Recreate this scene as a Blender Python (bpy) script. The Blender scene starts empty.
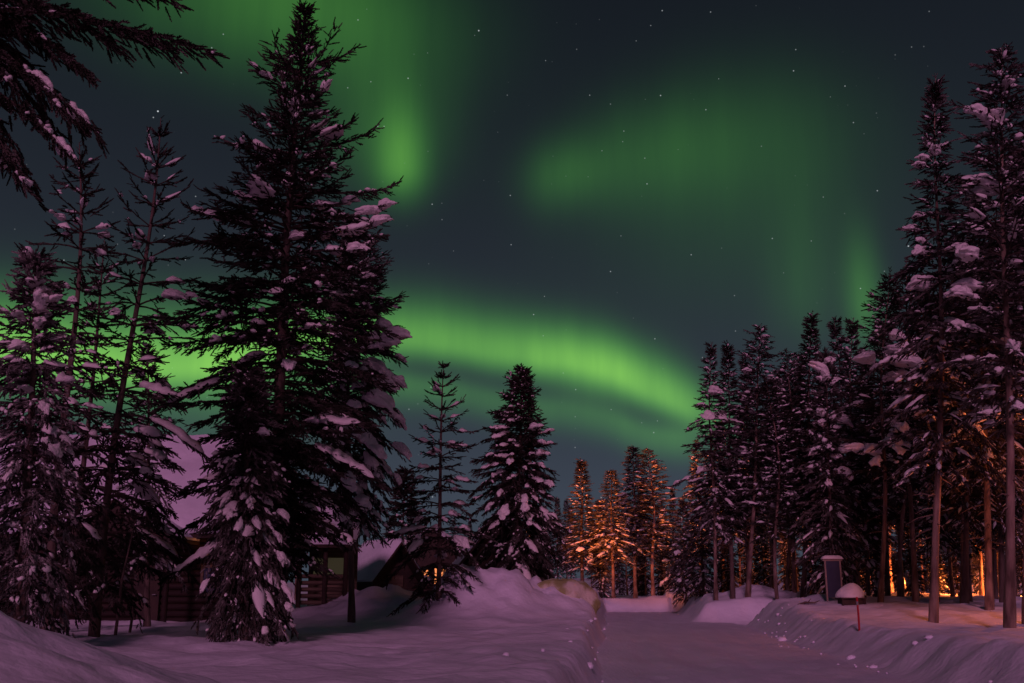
import bpy, math, random
import numpy as np
from mathutils import Vector, Matrix, noise as mnoise

# ------------------------------------------------------------------ camera, sky, sun, exposure
SC = bpy.context.scene
COL = SC.collection
R = math.radians
F_PX, CX, CY = 1050.0, 512.0, 341.5
YS = 1.154           # depth scale of the plan below
EYE = 1.7
PITCH = math.atan(250.5 / F_PX)
CP, SP = math.cos(PITCH), math.sin(PITCH)

cam = bpy.data.cameras.new("Camera")
cam.sensor_width = 36.0
cam.lens = 36.0 * F_PX / 1024.0
cam.clip_start, cam.clip_end = 0.1, 3000.0
camo = bpy.data.objects.new("Camera", cam)
COL.objects.link(camo)
camo.location = (0, 0, EYE)
camo.rotation_euler = (R(90) + PITCH, 0, 0)
SC.camera = camo

SC.view_settings.view_transform = 'Standard'
SC.view_settings.look = 'None'
SC.view_settings.exposure = 0.0
SC.view_settings.gamma = 1.0
SC.view_settings.use_curve_mapping = False

SUN_EL, SUN_AZ = 23.0, -7.0      # village glow and moonlight from behind the viewer
SUN_STRENGTH, SUN_COLOR = 0.92, (1.0, 0.385, 0.73)


def ray(px, py):
    u, v = (px - CX) / F_PX, (CY - py) / F_PX
    return u, CP - v * SP, SP + v * CP


def at(px, py, Y):
    """world X, Z of the photo direction (px, py) at the world distance Y"""
    x, y, z = ray(px, py)
    return x * Y / y, EYE + z * Y / y


def project(p):
    x, y, z = p[..., 0], p[..., 1], p[..., 2] - EYE
    d = y * CP + z * SP
    return CX + F_PX * x / d, CY - F_PX * (z * CP - y * SP) / d, d


def azel(px, py):
    x, y, z = ray(px, py)
    return math.degrees(math.atan2(x, y)), math.degrees(math.atan2(z, math.hypot(x, y)))


def build_world():
    w = bpy.data.worlds.new("World")
    SC.world = w
    w.use_nodes = True
    nt = w.node_tree
    nt.nodes.clear()

    def val(n, i, x):
        if isinstance(x, (int, float)):
            n.inputs[i].default_value = x
        else:
            nt.links.new(x, n.inputs[i])

    def M(op, a, b=0.0, c=0.0):
        n = nt.nodes.new('ShaderNodeMath')
        n.operation = op
        val(n, 0, a); val(n, 1, b)
        if op in ('MULTIPLY_ADD', 'SMOOTH_MIN', 'SMOOTH_MAX'):
            val(n, 2, c)
        return n.outputs[0]

    tc = nt.nodes.new('ShaderNodeTexCoord')
    sep = nt.nodes.new('ShaderNodeSeparateXYZ')
    nt.links.new(tc.outputs['Generated'], sep.inputs[0])
    x, y, z = sep.outputs
    az = M('MULTIPLY', M('ARCTAN2', x, y), 57.29578)
    el = M('MULTIPLY', M('ARCSINE', z), 57.29578)

    # slow wandering of the curtains and their fine vertical rays
    comb = nt.nodes.new('ShaderNodeCombineXYZ')
    val(comb, 0, az); val(comb, 1, M('MULTIPLY', el, 0.12)); val(comb, 2, 3.0)

    def noise(scale, detail, rough=0.5):
        n = nt.nodes.new('ShaderNodeTexNoise')
        nt.links.new(comb.outputs[0], n.inputs['Vector'])
        n.inputs['Scale'].default_value = scale
        n.inputs['Detail'].default_value = detail
        n.inputs['Roughness'].default_value = rough
        return n.outputs['Fac']
    streak = M('MULTIPLY', M('MULTIPLY_ADD', noise(0.55, 4, 0.55), 0.55, 0.72), M('MULTIPLY_ADD', noise(0.09, 2), 0.9, 0.55))
    wob = M('MULTIPLY_ADD', noise(0.12, 2), 3.0, -1.5)
    elw = M('ADD', el, M('MULTIPLY', wob, 0.5))

    def fcurve(pts):
        n = nt.nodes.new('ShaderNodeFloatCurve')
        c = n.mapping.curves[0]
        n.mapping.use_clip = False
        while len(c.points) < len(pts):
            c.points.new(0.5, 0.5)
        for p, q in zip(c.points, pts):
            p.location = q
            p.handle_type = 'AUTO_CLAMPED'
        n.mapping.update()
        val(n, 1, M('MULTIPLY_ADD', az, 1 / 120.0, 0.5))
        return n.outputs[0]

    def band(pix, amp, up, down):
        """an arc of light along photo points; pix: (px, py, strength)"""
        pts = [azel(p[0], p[1]) for p in pix]
        e0 = M('MULTIPLY', fcurve([(a / 120 + 0.5, e / 60) for a, e in pts]), 60.0)
        am = fcurve([(a / 120 + 0.5, p[2]) for (a, e), p in zip(pts, pix)])
        d = M('SUBTRACT', elw, e0)
        s = M('MULTIPLY_ADD', M('GREATER_THAN', d, 0.0), up - down, down)
        q = M('DIVIDE', d, s)
        g = M('EXPONENT', M('MULTIPLY', M('MULTIPLY', q, q), -1.0))
        return M('MULTIPLY', M('MULTIPLY', g, am), amp)

    def blob(px, py, sx, sy, amp, rot=0.0, tail=None):
        a0, e0 = azel(px, py)
        dx, dy = M('SUBTRACT', az, a0), M('SUBTRACT', el, e0)
        if rot:
            c, s = math.cos(R(rot)), math.sin(R(rot))
            dx, dy = (M('ADD', M('MULTIPLY', dx, c), M('MULTIPLY', dy, s)),
                      M('SUBTRACT', M('MULTIPLY', dy, c), M('MULTIPLY', dx, s)))
        dx = M('DIVIDE', dx, sx / 15.9)
        if tail:
            dy = M('DIVIDE', dy, M('MULTIPLY_ADD', M('GREATER_THAN', dy, 0.0), (tail - sy) / 15.9, sy / 15.9))
        else:
            dy = M('DIVIDE', dy, sy / 15.9)
        r2 = M('ADD', M('MULTIPLY', dx, dx), M('MULTIPLY', dy, dy))
        return M('MULTIPLY', M('EXPONENT', M('MULTIPLY', r2, -1.0)), amp)

    parts = [
        band([(-400, 330, .5), (0, 352, .75), (180, 362, .95), (300, 345, 1), (400, 342, .95), (480, 352, .95), (560, 362, 1.0),
              (630, 382, 1.0), (690, 405, .75), (740, 428, .2), (820, 450, 0), (1100, 470, 0)], 0.66, 1.6, 1.0),
        band([(-400, 310, .5), (0, 325, .75), (180, 330, .95), (400, 315, 1), (480, 326, .95), (560, 340, .9),
              (630, 355, .5), (690, 380, .2), (740, 420, .0), (1100, 470, 0)], 0.09, 1.8, 1.5),
        band([(-400, 380, .2), (300, 378, .4), (400, 388, .75), (500, 402, .6), (580, 416, .6), (650, 433, .75), (700, 438, .3), (780, 450, 0), (1100, 470, 0)],
             0.34, 0.75, 1.1),
        blob(598, 370, 46, 26, 0.36, -12),
        blob(190, 365, 120, 50, 0.30),
        blob(401, 165, 21, 25, 0.44, 0, 44),
        blob(385, 130, 56, 50, 0.16, 0, 70),
        blob(330, 5, 110, 55, 0.20, -8),
        blob(225, 0, 110, 50, 0.13),
        blob(0, 340, 60, 40, 0.22),
        blob(566, 174, 34, 26, 0.17, 14),
        blob(640, 158, 66, 40, 0.13, 10),
        blob(742, 142, 90, 55, 0.085),
        blob(864, 303, 15, 34, 0.20, 0, 50),
        blob(803, 290, 28, 44, 0.075, 0, 80),
        blob(720, 225, 130, 80, 0.045),
    ]
    tot = parts[0]
    for p in parts[1:]:
        tot = M('ADD', tot, p)
    tot = M('MULTIPLY', tot, streak)

    def scalecol(fac, col):
        n = nt.nodes.new('ShaderNodeVectorMath')
        n.operation = 'SCALE'
        n.inputs[0].default_value = col
        val(n, 3, fac)
        return n.outputs[0]

    def vadd(a, b):
        n = nt.nodes.new('ShaderNodeVectorMath')
        n.operation = 'ADD'
        nt.links.new(a, n.inputs[0]); nt.links.new(b, n.inputs[1])
        return n.outputs[0]
    green = scalecol(tot, (0.068, 0.42, 0.055))
    yellow = scalecol(M('MULTIPLY', tot, tot), (0.125, 0.11, 0.0))
    # night air: deep navy overhead, pale teal near the ground
    low = M('EXPONENT', M('MULTIPLY', M('MAXIMUM', el, 5.0), -0.085))
    base = nt.nodes.new('ShaderNodeMix')
    base.data_type = 'RGBA'
    val(base, 0, low)
    base.inputs[6].default_value = (0.004, 0.006, 0.009, 1)
    base.inputs[7].default_value = (0.066, 0.083, 0.117, 1)
    sky = vadd(vadd(green, yellow), base.outputs[2])

    # stars
    for scale, rad, thr, gain in ((95, 0.075, 0.42, 0.35), (42, 0.038, 0.50, 1.1)):
        vo = nt.nodes.new('ShaderNodeTexVoronoi')
        nt.links.new(tc.outputs['Generated'], vo.inputs['Vector'])
        vo.inputs['Scale'].default_value = scale
        sc_ = nt.nodes.new('ShaderNodeSeparateColor')
        nt.links.new(vo.outputs['Color'], sc_.inputs[0])
        keep = M('MAXIMUM', M('SUBTRACT', sc_.outputs[0], thr), 0.0)
        f = M('MAXIMUM', M('SUBTRACT', 1.0, M('DIVIDE', vo.outputs['Distance'], rad)), 0.0)
        up = M('GREATER_THAN', z, 0.02)
        sky = vadd(sky, scalecol(M('MULTIPLY', M('MULTIPLY', M('MULTIPLY', f, keep), up), gain * 3), (0.8, 0.85, 0.9)))
    bg = nt.nodes.new('ShaderNodeBackground')
    nt.links.new(sky, bg.inputs['Color'])
    bg.inputs['Strength'].default_value = 1.0
    out = nt.nodes.new('ShaderNodeOutputWorld')
    nt.links.new(bg.outputs[0], out.inputs[0])


build_world()
sun = bpy.data.lights.new("village_glow", 'SUN')
sun.energy, sun.color, sun.angle = SUN_STRENGTH, SUN_COLOR, R(7)
suno = bpy.data.objects.new("village_glow", sun)
COL.objects.link(suno)
_sd = Vector((math.sin(R(SUN_AZ)) * math.cos(R(SUN_EL)), -math.cos(R(SUN_AZ)) * math.cos(R(SUN_EL)), math.sin(R(SUN_EL))))
suno.rotation_euler = _sd.to_track_quat('Z', 'Y').to_euler()

# ------------------------------------------------------------------ materials


def mat(name, col, rough=0.7, var=None, scale=4.0, bump=0.0, bscale=20.0, stretch=(1, 1, 1), emit=None, spec=0.3, detail=5, thr=(0.35, 0.7)):
    m = bpy.data.materials.new(name)
    m.use_nodes = True
    nt = m.node_tree
    b = nt.nodes['Principled BSDF']
    b.inputs['Roughness'].default_value = rough
    b.inputs['Specular IOR Level'].default_value = spec
    b.inputs['Base Color'].default_value = (*col, 1)
    tc = nt.nodes.new('ShaderNodeTexCoord')
    mp = nt.nodes.new('ShaderNodeMapping')
    mp.inputs['Scale'].default_value = stretch
    nt.links.new(tc.outputs['Object'], mp.inputs[0])
    if var:
        n = nt.nodes.new('ShaderNodeTexNoise')
        n.inputs['Scale'].default_value = scale
        n.inputs['Detail'].default_value = detail
        nt.links.new(mp.outputs[0], n.inputs['Vector'])
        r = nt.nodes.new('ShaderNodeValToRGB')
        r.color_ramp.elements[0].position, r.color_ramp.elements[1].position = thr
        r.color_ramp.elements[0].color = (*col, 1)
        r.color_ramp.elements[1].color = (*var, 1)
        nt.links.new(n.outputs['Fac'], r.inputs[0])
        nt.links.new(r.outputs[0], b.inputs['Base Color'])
    if bump:
        n2 = nt.nodes.new('ShaderNodeTexNoise')
        n2.inputs['Scale'].default_value = bscale
        n2.inputs['Detail'].default_value = 6
        nt.links.new(mp.outputs[0], n2.inputs['Vector'])
        bp = nt.nodes.new('ShaderNodeBump')
        bp.inputs['Strength'].default_value = bump
        bp.inputs['Distance'].default_value = 0.05
        nt.links.new(n2.outputs['Fac'], bp.inputs['Height'])
        nt.links.new(bp.outputs[0], b.inputs['Normal'])
    if emit:
        b.inputs['Emission Color'].default_value = (*emit[0], 1)
        b.inputs['Emission Strength'].default_value = emit[1]
    return m


MSNOW = mat("snow", (0.80, 0.79, 0.87), 0.65, (0.70, 0.69, 0.77), 1.1, 0.65, 5.0)  # bluer than the tree snow: cooler light on the ground put into the colour
MROAD = mat("packed_snow", (0.75, 0.75, 0.85), 0.55, (0.64, 0.64, 0.73), 0.9, 0.8, 7.0, (1.4, 0.22, 1))
MCAP = mat("snow_load", (0.82, 0.80, 0.77), 0.7, (0.70, 0.68, 0.65), 3.0, 0.3, 12.0)  # warmer than the ground snow: warm light on the trees put into the colour
MNEEDLE = mat("spruce_needles", (0.028, 0.029, 0.021), 0.75, (0.14, 0.125, 0.11), 2.6, spec=0.1, thr=(0.47, 0.72))
MFROST = mat("frosted_needles", (0.036, 0.036, 0.028), 0.75, (0.28, 0.26, 0.24), 3.2, spec=0.1, thr=(0.46, 0.74))
MHOAR = mat("hoar_needles", (0.050, 0.049, 0.042), 0.75, (0.46, 0.43, 0.41), 3.6, spec=0.1, thr=(0.44, 0.68))
MBARK = mat("spruce_bark", (0.075, 0.052, 0.042), 0.9, (0.14, 0.105, 0.085), 6.0, 0.8, 14.0, (1, 1, 0.25))
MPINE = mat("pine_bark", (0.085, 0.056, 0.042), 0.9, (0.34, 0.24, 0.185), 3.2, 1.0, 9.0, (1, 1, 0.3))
MWOOD = mat("branch_wood", (0.055, 0.040, 0.032), 0.9)
MLOG = mat("log_wall", (0.015, 0.008, 0.006), 0.75, (0.028, 0.015, 0.010), 2.0, 0.5, 8.0, (0.3, 1, 3))
MDARK = mat("tarred_board", (0.030, 0.021, 0.017), 0.8, (0.055, 0.036, 0.026), 2.0, 0.4, 9.0)
MBOARD = mat("weathered_board", (0.085, 0.06, 0.042), 0.8, (0.15, 0.11, 0.075), 3.0, 0.4, 9.0, (0.3, 1, 4))
MFRAME = mat("pale_frame_wood", (0.26, 0.20, 0.16), 0.8, (0.36, 0.29, 0.24), 4.0, 0.3, 9.0)
MRED = mat("red_plastic", (0.42, 0.018, 0.022), 0.45, (0.34, 0.015, 0.02), 8.0)
MMETAL = mat("galvanised_steel", (0.22, 0.22, 0.23), 0.5, (0.16, 0.16, 0.17), 6.0)
MPANEL = mat("dark_blue_panel", (0.020, 0.032, 0.070), 0.5, (0.032, 0.045, 0.085), 3.0)
MLITSNOW = mat("yellow_lit_snow", (0.30, 0.30, 0.12), 0.9, (0.66, 0.62, 0.50), 1.5, 1.0, 5.0, thr=(0.44, 0.60))  # yellow-green lamplight on snow, painted as surface colour
MLAMP = mat("lamp_glass", (0.8, 0.5, 0.25), 0.4, emit=((1.0, 0.45, 0.13), 4.0))
MSNOWGLOW = mat("warm_snow_glow", (0.5, 0.3, 0.15), 0.3, emit=((1.0, 0.30, 0.08), 1.0))  # added glow standing in for warm-lit snow
MWINDIM = mat("dim_window", (0.3, 0.3, 0.2), 0.3, emit=((0.50, 0.45, 0.24), 0.045))

# ------------------------------------------------------------------ mesh helpers


class MB:
    def __init__(self):
        self.v, self.f, self.m, self.n = [], [], [], 0

    def add(self, verts, faces, mi=0):
        """verts (n,3); faces (k,3) or (k,4) index array"""
        verts = np.asarray(verts, dtype=np.float32)
        faces = np.asarray(faces, dtype=np.int32)
        self.v.append(verts)
        self.f.append(faces + self.n)
        self.m.append(np.full(len(faces), mi, dtype=np.int32))
        self.n += len(verts)

    def mesh(self, name, mats, smooth=False):
        me = bpy.data.meshes.new(name)
        v = np.concatenate(self.v)
        me.vertices.add(len(v))
        me.vertices.foreach_set("co", v.ravel())
        loops = np.concatenate([f.ravel() for f in self.f])
        sizes = np.concatenate([np.full(len(f), f.shape[1], dtype=np.int32) for f in self.f])
        me.loops.add(len(loops))
        me.loops.foreach_set("vertex_index", loops)
        me.polygons.add(len(sizes))
        me.polygons.foreach_set("loop_start", np.concatenate([[0], np.cumsum(sizes)[:-1]]).astype(np.int32))
        me.polygons.foreach_set("material_index", np.concatenate(self.m))
        for m in (mats if isinstance(mats, (list, tuple)) else [mats]):
            me.materials.append(m)
        me.polygons.foreach_set("use_smooth", np.full(len(sizes), smooth, dtype=bool))
        me.update(calc_edges=True)
        me.validate()
        return me

    def build(self, name, mats, parent=None, smooth=False):
        return link(name, self.mesh(name, mats, smooth), parent)

    # --- shapes
    def box(self, lo, hi, mi=0, xf=None):
        (a, b, c), (d, e, f) = lo, hi
        v = np.array([(x, y, z) for x in (a, d) for y in (b, e) for z in (c, f)], dtype=float)
        if xf is not None:
            v = v @ np.array(xf.to_3x3()).T + np.array(xf.translation)
        self.add(v, [(0, 1, 3, 2), (4, 6, 7, 5), (0, 4, 5, 1), (2, 3, 7, 6), (0, 2, 6, 4), (1, 5, 7, 3)], mi)

    def tube(self, pts, rad, n=8, mi=0, cap=True):
        pts = np.asarray(pts, float)
        rad = np.broadcast_to(np.asarray(rad, float), (len(pts),))
        t = np.gradient(pts, axis=0)
        t /= np.linalg.norm(t, axis=1)[:, None] + 1e-9
        ref = np.where(np.abs(t[:, 2:3]) > 0.9, np.array([[1., 0, 0]]), np.array([[0, 0, 1.]]))
        a = np.cross(t, ref); a /= np.linalg.norm(a, axis=1)[:, None] + 1e-9
        b = np.cross(t, a)
        ph = np.linspace(0, 2 * np.pi, n, endpoint=False)
        ring = pts[:, None] + rad[:, None, None] * (np.cos(ph)[None, :, None] * a[:, None] + np.sin(ph)[None, :, None] * b[:, None])
        k = len(pts)
        i = np.arange(k - 1)[:, None] * n
        j = np.arange(n)[None]
        q = np.stack([i + j, i + (j + 1) % n, i + n + (j + 1) % n, i + n + j], -1).reshape(-1, 4)
        self.add(ring.reshape(-1, 3), q, mi)
        if cap and n == 4:
            self.add(ring[-1], [(0, 1, 2, 3)], mi)
        elif cap:
            for rg, c in ((ring[0], pts[0]), (ring[-1], pts[-1])):
                self.add(np.vstack([rg, c]), [(x, (x + 1) % n, n) for x in range(n)], mi)

    def prism(self, poly, y0, y1, mi=0):
        """polygon in x,z extruded along y"""
        n = len(poly)
        v = [(x, y0, z) for x, z in poly] + [(x, y1, z) for x, z in poly]
        self.add(v, [(i, (i + 1) % n, n + (i + 1) % n, n + i) for i in range(n)], mi)
        for s in (0, n):
            self.add(v[s:s + n] + [tuple(np.mean(v[s:s + n], axis=0))], [(i, (i + 1) % n, n) for i in range(n)], mi)


def link(name, me, parent=None):
    o = bpy.data.objects.new(name, me)
    COL.objects.link(o)
    if parent:
        o.parent = parent
    return o


def tag(o, label=None, cat=None, group=None, kind=None):
    if label: o['label'] = label
    if cat: o['category'] = cat
    if group: o['group'] = group
    if kind: o['kind'] = kind
    return o


def thing(name, label, cat, loc, group=None, rz=0.0):
    o = bpy.data.objects.new(name, None)
    COL.objects.link(o)
    o.empty_display_size = 0.3
    o.location = loc
    o.rotation_euler = (0, 0, rz)
    return tag(o, label, cat, group)


def copy_tree(o):
    c = o.copy(); COL.objects.link(c)
    for ch in list(o.children):
        d = ch.copy(); COL.objects.link(d); d.parent = c
        d.matrix_parent_inverse = ch.matrix_parent_inverse
    return c


def fbm(x, y, s, seed=0.0, oct=3):
    """cheap smooth value noise, vectorised"""
    x, y = np.asarray(x, float) * s + seed * 17.3, np.asarray(y, float) * s - seed * 9.1
    tot, a = 0.0, 1.0
    for k in range(oct):
        xi, yi = np.floor(x), np.floor(y)
        fx, fy = x - xi, y - yi
        fx, fy = fx * fx * (3 - 2 * fx), fy * fy * (3 - 2 * fy)

        def h(i, j):
            q = np.sin(i * 127.1 + j * 311.7 + k * 74.7) * 43758.5453
            return q - np.floor(q)
        n = (h(xi, yi) * (1 - fx) + h(xi + 1, yi) * fx) * (1 - fy) + (h(xi, yi + 1) * (1 - fx) + h(xi + 1, yi + 1) * fx) * fy
        tot = tot + a * (n - 0.5)
        a *= 0.5
        x, y = x * 2.03, y * 2.03
    return tot


# ------------------------------------------------------------------ the lie of the land
def smooth(a, b, x):
    t = np.clip((x - a) / (b - a), 0, 1)
    return t * t * (3 - 2 * t)


def road_l(y): return -0.25 + 0.103 / YS * y + 0.10 * np.sin(y * 0.35)
def road_r(y): return 5.0 + 0.14 / YS * y + 0.14 * np.sin(y * 0.27 + 1) - 2.3 * smooth(52 * YS, 55 * YS, y)


def road_dist(x, y):
    """metres outside the ploughed surface (negative on it)"""
    d1 = np.maximum(road_l(y) - x, x - road_r(y))
    d1 = np.maximum(d1, y - 82 * YS)
    d2 = np.maximum(np.maximum(47.5 * YS - y, y - 54.0 * YS), np.maximum(8.0 - x, x - 90))
    return np.minimum(d1, d2)


def px_bump(px, py, Y, base, rx, ry):
    Y *= YS
    X, Z = at(px, py, Y)
    return (X, Y, Z - base, rx, ry)


BUMPS = [
    (-5.4, 7.6, 1.20, 2.5, 2.6), (-9.0, 9.0, 1.0, 3.0, 3.0), (-3.6, 5.0, 0.35, 1.0, 1.6),
    px_bump(482, 584, 34.5, 0.85, 1.5, 2.4), px_bump(525, 594, 34.5, 0.85, 1.3, 2.2), px_bump(448, 597, 34, 0.85, 1.2, 2.0), px_bump(385, 594, 38, 0.75, 1.9, 3.0),
    px_bump(566, 600, 35.5, 0.85, 1.4, 2.2), px_bump(588, 609, 37, 0.85, 1.0, 2.5), px_bump(352, 604, 40, 0.75, 2.2, 3.0),
    px_bump(702, 609, 56.5, 0.85, 1.6, 1.3), px_bump(770, 596, 60, 0.85, 2.2, 2.2), px_bump(742, 603, 60, 0.85, 1.6, 1.6),
    px_bump(790, 600, 58, 0.85, 1.6, 1.6), px_bump(662, 598, 86, 1.1, 2.4, 2.4), px_bump(625, 600, 88, 1.1, 2.5, 2.0), px_bump(640, 604, 84, 1.0, 1.5, 1.5),
    px_bump(690, 603, 80, 0.85, 2.5, 2.0), px_bump(606, 598, 70, 0.85, 1.2, 5.0), px_bump(595, 592, 52, 0.85, 1.5, 4.0),
    px_bump(840, 604, 46, 0.9, 3, 1.5), px_bump(612, 603, 86, 1.1, 1.3, 1.3), px_bump(636, 599, 87, 1.1, 1.1, 1.2), px_bump(650, 602, 85, 1.1, 1.0, 1.0), px_bump(676, 600, 86, 1.1, 1.6, 1.5), px_bump(720, 601, 62, 0.95, 1.1, 1.0), px_bump(752, 598, 61, 0.95, 1.0, 1.0), px_bump(148, 614, 31, 0.75, 0.55, 0.6),
]
RG = np.random.default_rng(5)


def height(x, y):
    x, y = np.asarray(x, float), np.asarray(y, float)
    d = road_dist(x, y)
    right = x > road_r(y) - 0.5
    near = smooth(70, 20, y)
    field = 0.66 + 0.18 * smooth(28, 56, y) + 0.25 * smooth(75, 100, y) + np.where(right, 0.42 * smooth(28, 60, y), 0.06 * smooth(20, 40, y))
    field = field + 0.30 * fbm(x, y, 0.16, 1, 2) + 0.14 * fbm(x, y, 0.55, 2, 3) * smooth(0.3, 2, d) + 0.11 * fbm(x, y, 0.95, 12, 2) * smooth(0.3, 2, d) + 0.06 * fbm(x, y, 2.1, 7, 2)
    rim = np.where(right, 0.10, 0.05) * np.exp(-((d - 1.0) / 0.8) ** 2) * (1 + 1.4 * fbm(x, y, 0.9, 3, 3))
    face = np.where(right, 1.55, 0.45) * (1 + 0.25 * fbm(x, y, 0.33, 9, 2))
    k = smooth(-0.05, 1.0, d / np.maximum(face, 0.2))
    chunk = (0.20 * fbm(x, y, 0.9, 4, 2) + 0.03 * fbm(x, y, 3.6, 8, 2)) * np.exp(-((d - 0.55) / 0.75) ** 2) * near
    h = (field + rim) * k + chunk * smooth(0, 0.4, d)
    for bx, by, a, rx, ry in BUMPS:
        g = np.exp(-((x - bx) / rx) ** 2 - ((y - by) / ry) ** 2)
        h = h + a * g * (1 + np.where(y > 20, 0.55, 0.3) * fbm(x, y, 1.2, 6, 3)) * smooth(-0.1, 0.7, d)
    h = h - 0.12 * (1 - smooth(-0.35, 0.0, d))
    far = np.hypot(x, y)
    return h + 6.0 * smooth(160, 420, far) * (0.6 + fbm(x, y, 0.01, 2, 2))


def hz(x, y): return float(height(np.array([x]), np.array([y]))[0])


def axis(segs):
    out = []
    for a, b, s in segs:
        out.append(np.arange(a, b, s))
    return np.concatenate(out + [[segs[-1][1]]])


def build_ground():
    xs = axis([(-500, -60, 22), (-60, -26, 1.2), (-26, -10, 0.35), (-10, 24, 0.13), (24, 40, 0.4), (40, 80, 2.0), (80, 500, 24)])
    ys = axis([(-300, -20, 20), (-20, 2, 0.8), (2, 12, 0.14), (12, 48, 0.18), (48, 72, 0.28), (72, 116, 0.6), (116, 176, 3), (176, 700, 24)])
    X, Y = np.meshgrid(xs, ys)
    V = np.stack([X, Y, height(X, Y)], -1).reshape(-1, 3)
    nx, ny = len(xs), len(ys)
    i = np.arange(ny - 1)[:, None] * nx + np.arange(nx - 1)[None]
    q = np.stack([i, i + 1, i + nx + 1, i + nx], -1).reshape(-1, 4)
    b = MB(); b.add(V, q)
    tag(b.build("ground", MSNOW, smooth=True), kind="structure")
    # the packed surface of the road, and of the track that leaves it to the right
    b = MB()
    ys = axis([(-25, 68, 0.25), (68, 82.3 * YS, 0.6)])
    t = np.linspace(-0.015, 1.015, 60)
    L, Rr = road_l(ys), road_r(ys)
    X = L[:, None] + (Rr - L)[:, None] * t[None]
    Yg = np.repeat(ys[:, None], len(t), 1)
    ruts = -0.055 * sum(np.exp(-((t - c) / 0.035) ** 2) for c in (0.20, 0.36, 0.42, 0.60, 0.78))
    Z = 0.02 + ruts[None] * (0.7 + fbm(X, Yg, 0.4, 3, 2)) + 0.035 * fbm(X, Yg, 0.5, 5, 2) + 0.03 * fbm(X, Yg, 2.4, 5, 2)
    n = len(t)
    i = np.arange(len(ys) - 1)[:, None] * n + np.arange(n - 1)[None]
    b.add(np.stack([X, Yg, Z], -1).reshape(-1, 3), np.stack([i, i + 1, i + n + 1, i + n], -1).reshape(-1, 4))
    tag(b.build("road", MROAD, smooth=True), kind="structure")



def build_clods():
    """broken lumps of ploughed snow along both edges of the road"""
    g = np.random.default_rng(77)
    tv, tt, tq = sphere_template(8, 6)
    b = MB()
    for k in range(90):
        y = g.uniform(14, 62)
        side = g.random() < .30
        off = abs(g.normal(0, .45)) * (1 if g.random() < .75 else -.5)
        x = road_l(y) - off if side else road_r(y) + off * 1.6
        r = min(.15, .03 + g.exponential(.024)) * (1.0 if off > 0 else .6)
        z = hz(x, y) if off > 0 else .03
        p = tv * (1 + g.uniform(-.28, .28, (len(tv), 1))) * np.array([r * g.uniform(.8, 1.4), r * g.uniform(.8, 1.4), r * .8])
        p = p + np.array([x, y, z + r * .25])
        b.add(p, tt); b.n -= len(tv); b.v.pop(); b.add(p, tq)
    tag(b.build("snow_rubble", MSNOW, None, True), "broken lumps of ploughed snow strewn along both road edges", "snow rubble", None, "stuff")


build_ground()

# ------------------------------------------------------------------ trees
rng = np.random.default_rng(11)


def unit(v):
    return v / (np.linalg.norm(v, axis=-1, keepdims=True) + 1e-9)


def twig_template(blades, seed):
    """one twig along +x, one metre long: slender blades round a thin core"""
    g = np.random.default_rng(seed)
    v, tri = [], []
    for i in range(blades):
        s = 0.04 + 0.80 * i / blades
        ph = i * 2.4 + g.uniform(-.3, .3)
        rad = np.array([0, math.cos(ph), math.sin(ph)])
        side = np.array([0, -math.sin(ph), math.cos(ph)])
        fw = np.array([1., 0, 0])
        ln = 0.27 * g.uniform(.75, 1.25) * (1.0 - 0.30 * s)
        p0 = fw * s
        tip = p0 + ln * (fw * 0.82 + rad * 0.60)
        w = 0.062
        k = len(v)
        v += [p0 - side * w, p0 + side * w, tip + side * w * .35, tip - side * w * .35]
        tri += [(k, k + 1, k + 2, k + 3)]
    for side in (np.array([0, 1., 0]), np.array([0, 0, 1.])):
        k = len(v)
        v += [-side * 0.085, side * 0.085, np.array([1.0, 0, 0]) + side * 0.05, np.array([1.0, 0, 0]) - side * 0.05]
        tri += [(k, k + 1, k + 2, k + 3)]
    return np.array(v), np.array(tri)


def sphere_template(n, m):
    v = [(0, 0, -1)]
    for j in range(1, m):
        th = math.pi * j / m
        v += [(math.sin(th) * math.cos(2 * math.pi * i / n), math.sin(th) * math.sin(2 * math.pi * i / n), -math.cos(th)) for i in range(n)]
    v.append((0, 0, 1))
    tri = [(0, 1 + (i + 1) % n, 1 + i) for i in range(n)]
    quad = []
    for j in range(m - 2):
        a, b = 1 + j * n, 1 + (j + 1) * n
        quad += [(a + i, a + (i + 1) % n, b + (i + 1) % n, b + i) for i in range(n)]
    a = 1 + (m - 2) * n
    tri += [(a + i, a + (i + 1) % n, len(v) - 1) for i in range(n)]
    return np.array(v, float), np.array(tri), np.array(quad)


TW_FINE = [twig_template(10, s) for s in range(3)]
TW_FAR = [twig_template(6, 10 + s) for s in range(3)]
SPH = sphere_template(7, 5)


def bake(b, tmpl, pos, dirs, sx, sw, mi=0):
    """stamp a template along +x onto many frames"""
    if not len(pos): return
    tv, tf = tmpl
    d = unit(dirs)
    ref = np.tile(np.array([[0, 0, 1.]]), (len(d), 1))
    ref[np.abs(d[:, 2]) > .95] = (1, 0, 0)
    s = unit(np.cross(ref, d))
    u = np.cross(d, s)
    V = pos[:, None] + tv[None, :, 0:1] * (d * sx[:, None])[:, None] + tv[None, :, 1:2] * (s * sw[:, None])[:, None] + tv[None, :, 2:3] * (u * sw[:, None])[:, None]
    F = tf[None] + (np.arange(len(pos)) * len(tv))[:, None, None]
    b.add(V.reshape(-1, 3), F.reshape(-1, tf.shape[1]), mi)


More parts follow.
